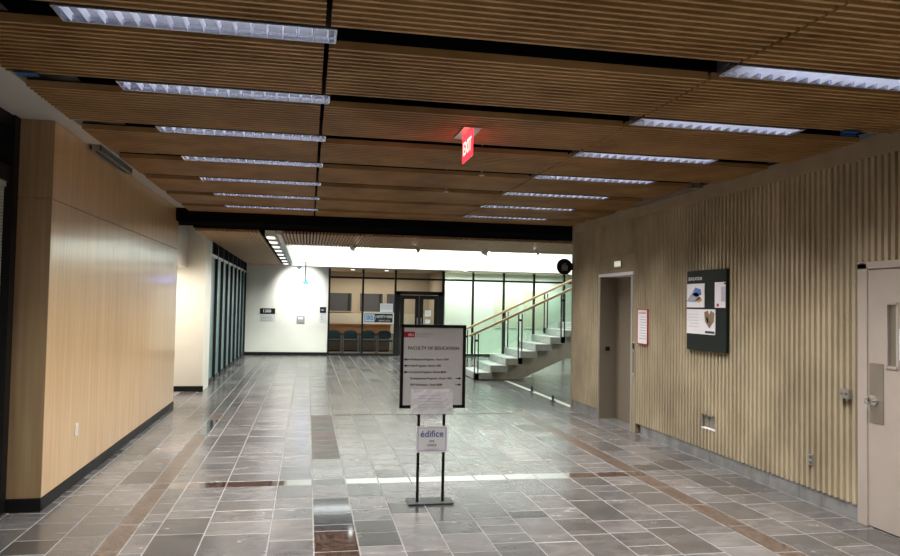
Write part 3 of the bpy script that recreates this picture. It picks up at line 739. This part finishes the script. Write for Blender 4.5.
B(.70, 2.85, 25.97, 26.5, 0.05, .92).obj('body', mat('desk_dark', (.09, .06, .045), .5), dk); B(.68, 2.87, 25.94, 25.97, .64, .92).obj('front_panel', M['desk_wood'], dk); B(.66, 2.90, 25.92, 26.53, .92, .97).obj('top', M['desk_wood'], dk)
B(.72, 2.83, 25.98, 26.45, 0, .05).obj('plinth', M['black'], dk)
def make_chair():
    r = empty('waiting_chair', (0, 0, 0))
    B(-.24, .24, -.24, .22, .42, .48).obj('seat', M['chair_teal'], r, bevel=.02)
    pts = []
    for k in range(13): t = pi*k/12; pts.append((.235*cos(t), .66+.13*sin(t)))
    pts += [(-.225, .52), (.225, .52)]
    MB().prism(pts, 'y', .20, .245).obj('backrest', M['chair_teal'], r, bevel=.01)
    for sx in (-1, 1):
        for y in (-.22, .22): MB().tube((sx*.25, y, 0), (sx*.25, y, .64 if y < 0 else .60), .014, 8).obj('leg', M['metal'], r)
        MB().bar((sx*.25, -.24, .655), (sx*.25, .24, .655), .04, .025).obj('armrest', M['charcoal'], r)
    MB().bar((-.25, .2, .44), (.25, .2, .44), .02, .02).obj('frame', M['metal'], r)
    return r
ch = make_chair(); cl = ['leftmost teal waiting chair behind the office glazing', 'second teal waiting chair from the left behind the glazing', 'third teal waiting chair, behind glass just right of the mullion', 'rightmost teal waiting chair, next to the black double door']
for i, x in enumerate((.86, 1.43, 2.02, 2.58)):
    o = ch if i == 0 else copy_tree(ch); o.location = (x, 24.9, 0); o.rotation_euler.z = 0
    tag(o, cl[i], 'chair', 'teal waiting chairs behind the office glazing')
for i, (x, y) in enumerate(((1.45, 25.0), (2.6, 25.0), (5.0, 23.4), (8.6, 23.4))):
    z = 2.83 if y > 24 else ZS-.04
    o = empty('downlight', (x, y, z), ['left round downlight inside the office', 'right round downlight inside the office', 'round downlight over the glazing behind the sign stand', 'round downlight over the glazing above the stairs'][i], 'ceiling light')
    MB().tube((x, y, z-.012), (x, y, z), .09, 20).obj('ring', M['white'], o); MB().tube((x, y, z-.016), (x, y, z-.011), .065, 16).obj('lens', M['lens'], o)
M['pale_board'] = mat('pale_board_b', (.78, .70, .60), .4)
B(6.55, 7.45, 25.57, 25.598, .9, 2.28).obj('whiteboard', mat('pale_board', (.80, .74, .66), .4), None)
tag(bpy.data.objects['whiteboard'], 'pale beige wall board in the room behind the stairs, left bay', 'wall board')
B(7.62, 8.5, 25.57, 25.598, .9, 2.28).obj('whiteboard', M['pale_board'], None, label='pale beige wall board in the room behind the stairs, right bay', category='wall board')

# ================================================================ STAIR
st = empty('staircase', (3.9, 17.1, 0), 'pale stone staircase with glass balustrade and wooden handrails', 'staircase')
YA, YB = 16.4, 17.9; RUN, RISE = .355, .165
NS = 17
for k in range(NS):
    xr = 4.17+RUN*k; zb = .03+RISE*k
    B(xr-RUN-.04, xr, YA, YB, max(.0, zb-.02), zb+RISE-.03).obj('tread', M['terrazzo'], st, bevel=.004)
n = NS
up_ = [(3.98, .0)]
for k in range(n):
    xr = 4.17+RUN*k; zb = .01+RISE*k
    up_ += [(xr-.30, zb), (xr+.055, zb)] if k else [(xr+.055, zb)]
xe_ = 4.17+RUN*(n-1)
pts = [(3.98, 0), (4.9, 0)] + [(xe_+.05, RISE*(n-1)-.42), (xe_+.05, RISE*(n-1))]
for k in range(n-1, 0, -1): pts += [(4.17+RUN*k-RUN+.02, .005+RISE*k), (4.17+RUN*k-RUN+.02, .005+RISE*(k-1))]
pts += [(3.98, .005)]
MB().prism(pts, 'y', YA+.18, YB-.18).obj('stringer', M['stair_conc'], st)
def railz(x): return .97+(x-3.59)*(RISE/RUN)-.02
for side, y in (('front', YA+.03), ('rear', YB-.03)):
    xa = 3.62; xb = 10.0
    MB().bar((xa, y, railz(xa)+.03), (xb, y, railz(xb)+.03), .055, .055).obj('handrail', M['rail_wood'], st, bevel=.012)
    xs = [3.80+1.03*i for i in range(7)] if side == 'front' else [3.86+1.03*i for i in range(7)]
    for i, x in enumerate(xs):
        zb = max(0, .03+RISE*math.floor((x-3.77)/RUN)) if i else 0
        p_ = MB(); p_.box(x-.05, x-.03, y-.02, y+.02, zb, railz(x)); p_.box(x+.03, x+.05, y-.02, y+.02, zb, railz(x)); p_.box(x-.055, x+.055, y-.03, y+.03, zb, zb+.14); p_.box(x-.05, x+.05, y-.02, y+.02, railz(x)-.18, railz(x)-.13)
        p_.obj('baluster', M['charcoal'], st)
        if i < len(xs)-1:
            x2 = xs[i+1]; a, b = x+.06, x2-.06
            MB().prism([(a, railz(a)-.84), (b, railz(b)-.84), (b, railz(b)-.03), (a, railz(a)-.03)], 'y', y-.006, y+.006).obj('glass_panel', M['glass_rail'], st)
for i, (x, y) in enumerate(((4.42, 14.15), (4.36, 12.7))):
    o = empty('floor_stub', (x, y, 0), ['small dark floor stub under the stair, farther one', 'small dark floor stub near the concrete wall corner'][i], 'floor stub')
    MB().tube((x, y, 0), (x, y, .012), .05, 14).obj('flange', M['charcoal'], o); MB().tube((x, y, .012), (x, y, .11), .022, 12).obj('stub', M['charcoal'], o)

# ================================================================ SIGN STAND
SY = 6.28
ss = empty('sign_stand', (1.07, SY, 0), 'black-framed floor sign reading FACULTY OF EDUCATION on two posts', 'sign stand')
B(.875, 1.265, SY-.07, SY+.13, .004, .014).obj('base_plate', mat('smoked_base', (.05, .06, .06), .4), ss)
for x in (.955, 1.175): B(x-.011, x+.011, SY-.011, SY+.011, .014, .84).obj('post', M['black'], ss)
for x in (.955, 1.175): B(x-.02, x+.02, SY-.065, SY+.125, 0, .006).obj('foot', M['black'], ss)
bx0, bx1, bz0, bz1 = .785, 1.355, .81, 1.525
B(bx0+.02, bx1-.02, SY-.012, SY+.008, bz0+.02, bz1-.02).obj('board', M['board_white'], ss)
f = MB()
for q in ((bx0, bx0+.026, bz0, bz1), (bx1-.026, bx1, bz0, bz1), (bx0, bx1, bz0, bz0+.026), (bx0, bx1, bz1-.026, bz1)): f.box(q[0], q[1], SY-.020, SY+.015, q[2], q[3])
f.obj('frame', M['black'], ss, bevel=.002)
YB_ = SY-.0135
lg = B(.812, .905, YB_-.0005, YB_+.002, 1.415, 1.463).obj('logo', M['red'], ss)
text('logo_lettering', 'SFU', .030, M['white_ink'], lg, (.872, YB_-.001, 1.435)); 
text('small_lettering', 'SIMON FRASER UNIVERSITY', .0125, M['pale_ink'], ss, (.918, YB_, 1.444), align='LEFT'); text('small_lettering', 'ENGAGING THE WORLD', .0095, M['pale_ink'], ss, (.918, YB_, 1.426), align='LEFT')
text('title', 'FACULTY OF EDUCATION', .0385, M['grey_ink'], ss, (1.072, YB_, 1.322), sx=.98)
rows = [('Professional Programs - Room 2400', 1, .872, 1.226), ('Field Programs - Room 1485', 1, .872, 1.172), ('Graduate Programs - Room 8520', 1, .872, 1.118), ('Undergraduate Programs - Room 1410', 0, .872, 1.064), ('PDP Admissions - Room 8680', 0, .872, 1.010)]
for s, left, x, z in rows:
    text('direction_text', s, .0245, M['grey_ink'], ss, (x, YB_, z), align='LEFT', sx=.93)
    a = MB(); d = -1 if left else 1; xa = .865 if left else 1.268
    a.box(min(xa, xa+d*.035), max(xa, xa+d*.035), YB_-.0005, YB_+.001, z-.003, z+.003); a.prism([(xa+d*.028, z-.012), (xa+d*.050, z), (xa+d*.028, z+.012)], 'y', YB_-.0005, YB_+.001)
    a.obj('arrow', M['ink'], ss)
pt = empty('taped_paper', (1.06, SY-.02, .76), 'crumpled white paper taped across the lower edge of the floor sign', 'paper')
v = MB(); nx, nz = 12, 8; R2 = random.Random(3)
for j in range(nz+1):
    for i in range(nx+1):
        v.v.append((.878+.366*i/nx+R2.uniform(-.002, .002), SY-.026+R2.uniform(-.004, .002), .762+.213*j/nz))
for j in range(nz):
    for i in range(nx): a = j*(nx+1)+i; v.f.append((a, a+1, a+nx+2, a+nx+1))
o = v.obj('sheet', M['paper'], pt); so_ = o.modifiers.new('s', 'SOLIDIFY'); so_.thickness = .0006
for k in range(5): B(.94, 1.19-R.uniform(0, .06), SY-.0325, SY-.0315, .92-k*.025, .922-k*.025).obj('text_line', M['pale_ink'], pt)
es = empty('lower_sign', (1.07, SY-.02, .43), 'white square sign reading édifice site office on the stand posts', 'sign')
B(.937, 1.203, SY-.018, SY-.012, .435, .657).obj('board', M['paper'], es)
f = MB()
for q in ((.950, 1.190, .449, .4515), (.950, 1.190, .6405, .643), (.950, .9525, .449, .643), (1.1875, 1.190, .449, .643)): f.box(q[0], q[1], SY-.0188, SY-.018, q[2], q[3])
f.obj('border', M['blue_ink'], es)
text('title', 'édifice', .078, M['blue_ink'], es, (1.07, SY-.019, .590), ext=.001); text('subtitle', 'SITE', .024, M['grey_ink'], es, (1.07, SY-.019, .528)); text('subtitle', 'OFFICE', .026, M['grey_ink'], es, (1.07, SY-.019, .494))
text('footer', 'Construction office this way', .011, M['pale_ink'], es, (1.07, SY-.019, .460))

# ================================================================ EXIT SIGN + small ceiling things
ex = empty('exit_sign', (1.22, 5.72, ZC), 'red edge-lit EXIT sign hanging from the slatted ceiling', 'exit sign')
B(1.145, 1.29, 5.50, 5.92, ZC-.012, ZC-.001).obj('ceiling_plate', M['metal'], ex)
B(1.216, 1.222, 5.52, 5.90, ZC-.22, ZC-.012).obj('panel', M['exit_red'], ex)
text('lettering', 'EXIT', .15, M['exit_word'], ex, (1.2145, 5.71, ZC-.12), '-x', ext=.001); text('lettering', 'EXIT', .15, M['exit_word'], ex, (1.2235, 5.71, ZC-.12), 'x', ext=.001)
o = B(-1.80, -1.67, 4.915, 4.925, ZC-.01, ZC+.05).box(-1.80, -1.67, 4.86, 4.925, ZC-.012, ZC-.008).obj('masking_tape', M['blue_tape']); tag(o, 'scrap of blue tape in the ceiling slot at the left', 'tape')
o = B(3.96, 4.09, 4.915, 4.925, ZC-.03, ZC+.05).box(3.96, 4.09, 4.86, 4.925, ZC-.012, ZC-.004).obj('masking_tape', M['blue_tape']); tag(o, 'scrap of blue tape in the ceiling slot at the right', 'tape')
for i, (x, y) in enumerate(((1.75, 7.45), (1.60, 8.62))):
    y = ROWS[3+i]+.12 if i < 2 else y
    o = empty('sprinkler', (x, y, ZC), ['white sprinkler head in the fourth dark slot of the ceiling', 'white sprinkler head in the fifth dark slot of the ceiling'][i], 'sprinkler')
    MB().tube((x, y, ZC-.02), (x, y, ZC+.475), .012).obj('pipe', M['metal'], o); MB().tube((x, y, ZC-.025), (x, y, ZC-.018), .03, 14).obj('deflector', M['white'], o)

# ================================================================ closing shell behind the camera
B(-3.2, 4.75, -3.1, -3, 0, 3.6).obj('wall_back', M['plaster'], kind='structure')
# posts in the slots' void, cross channels
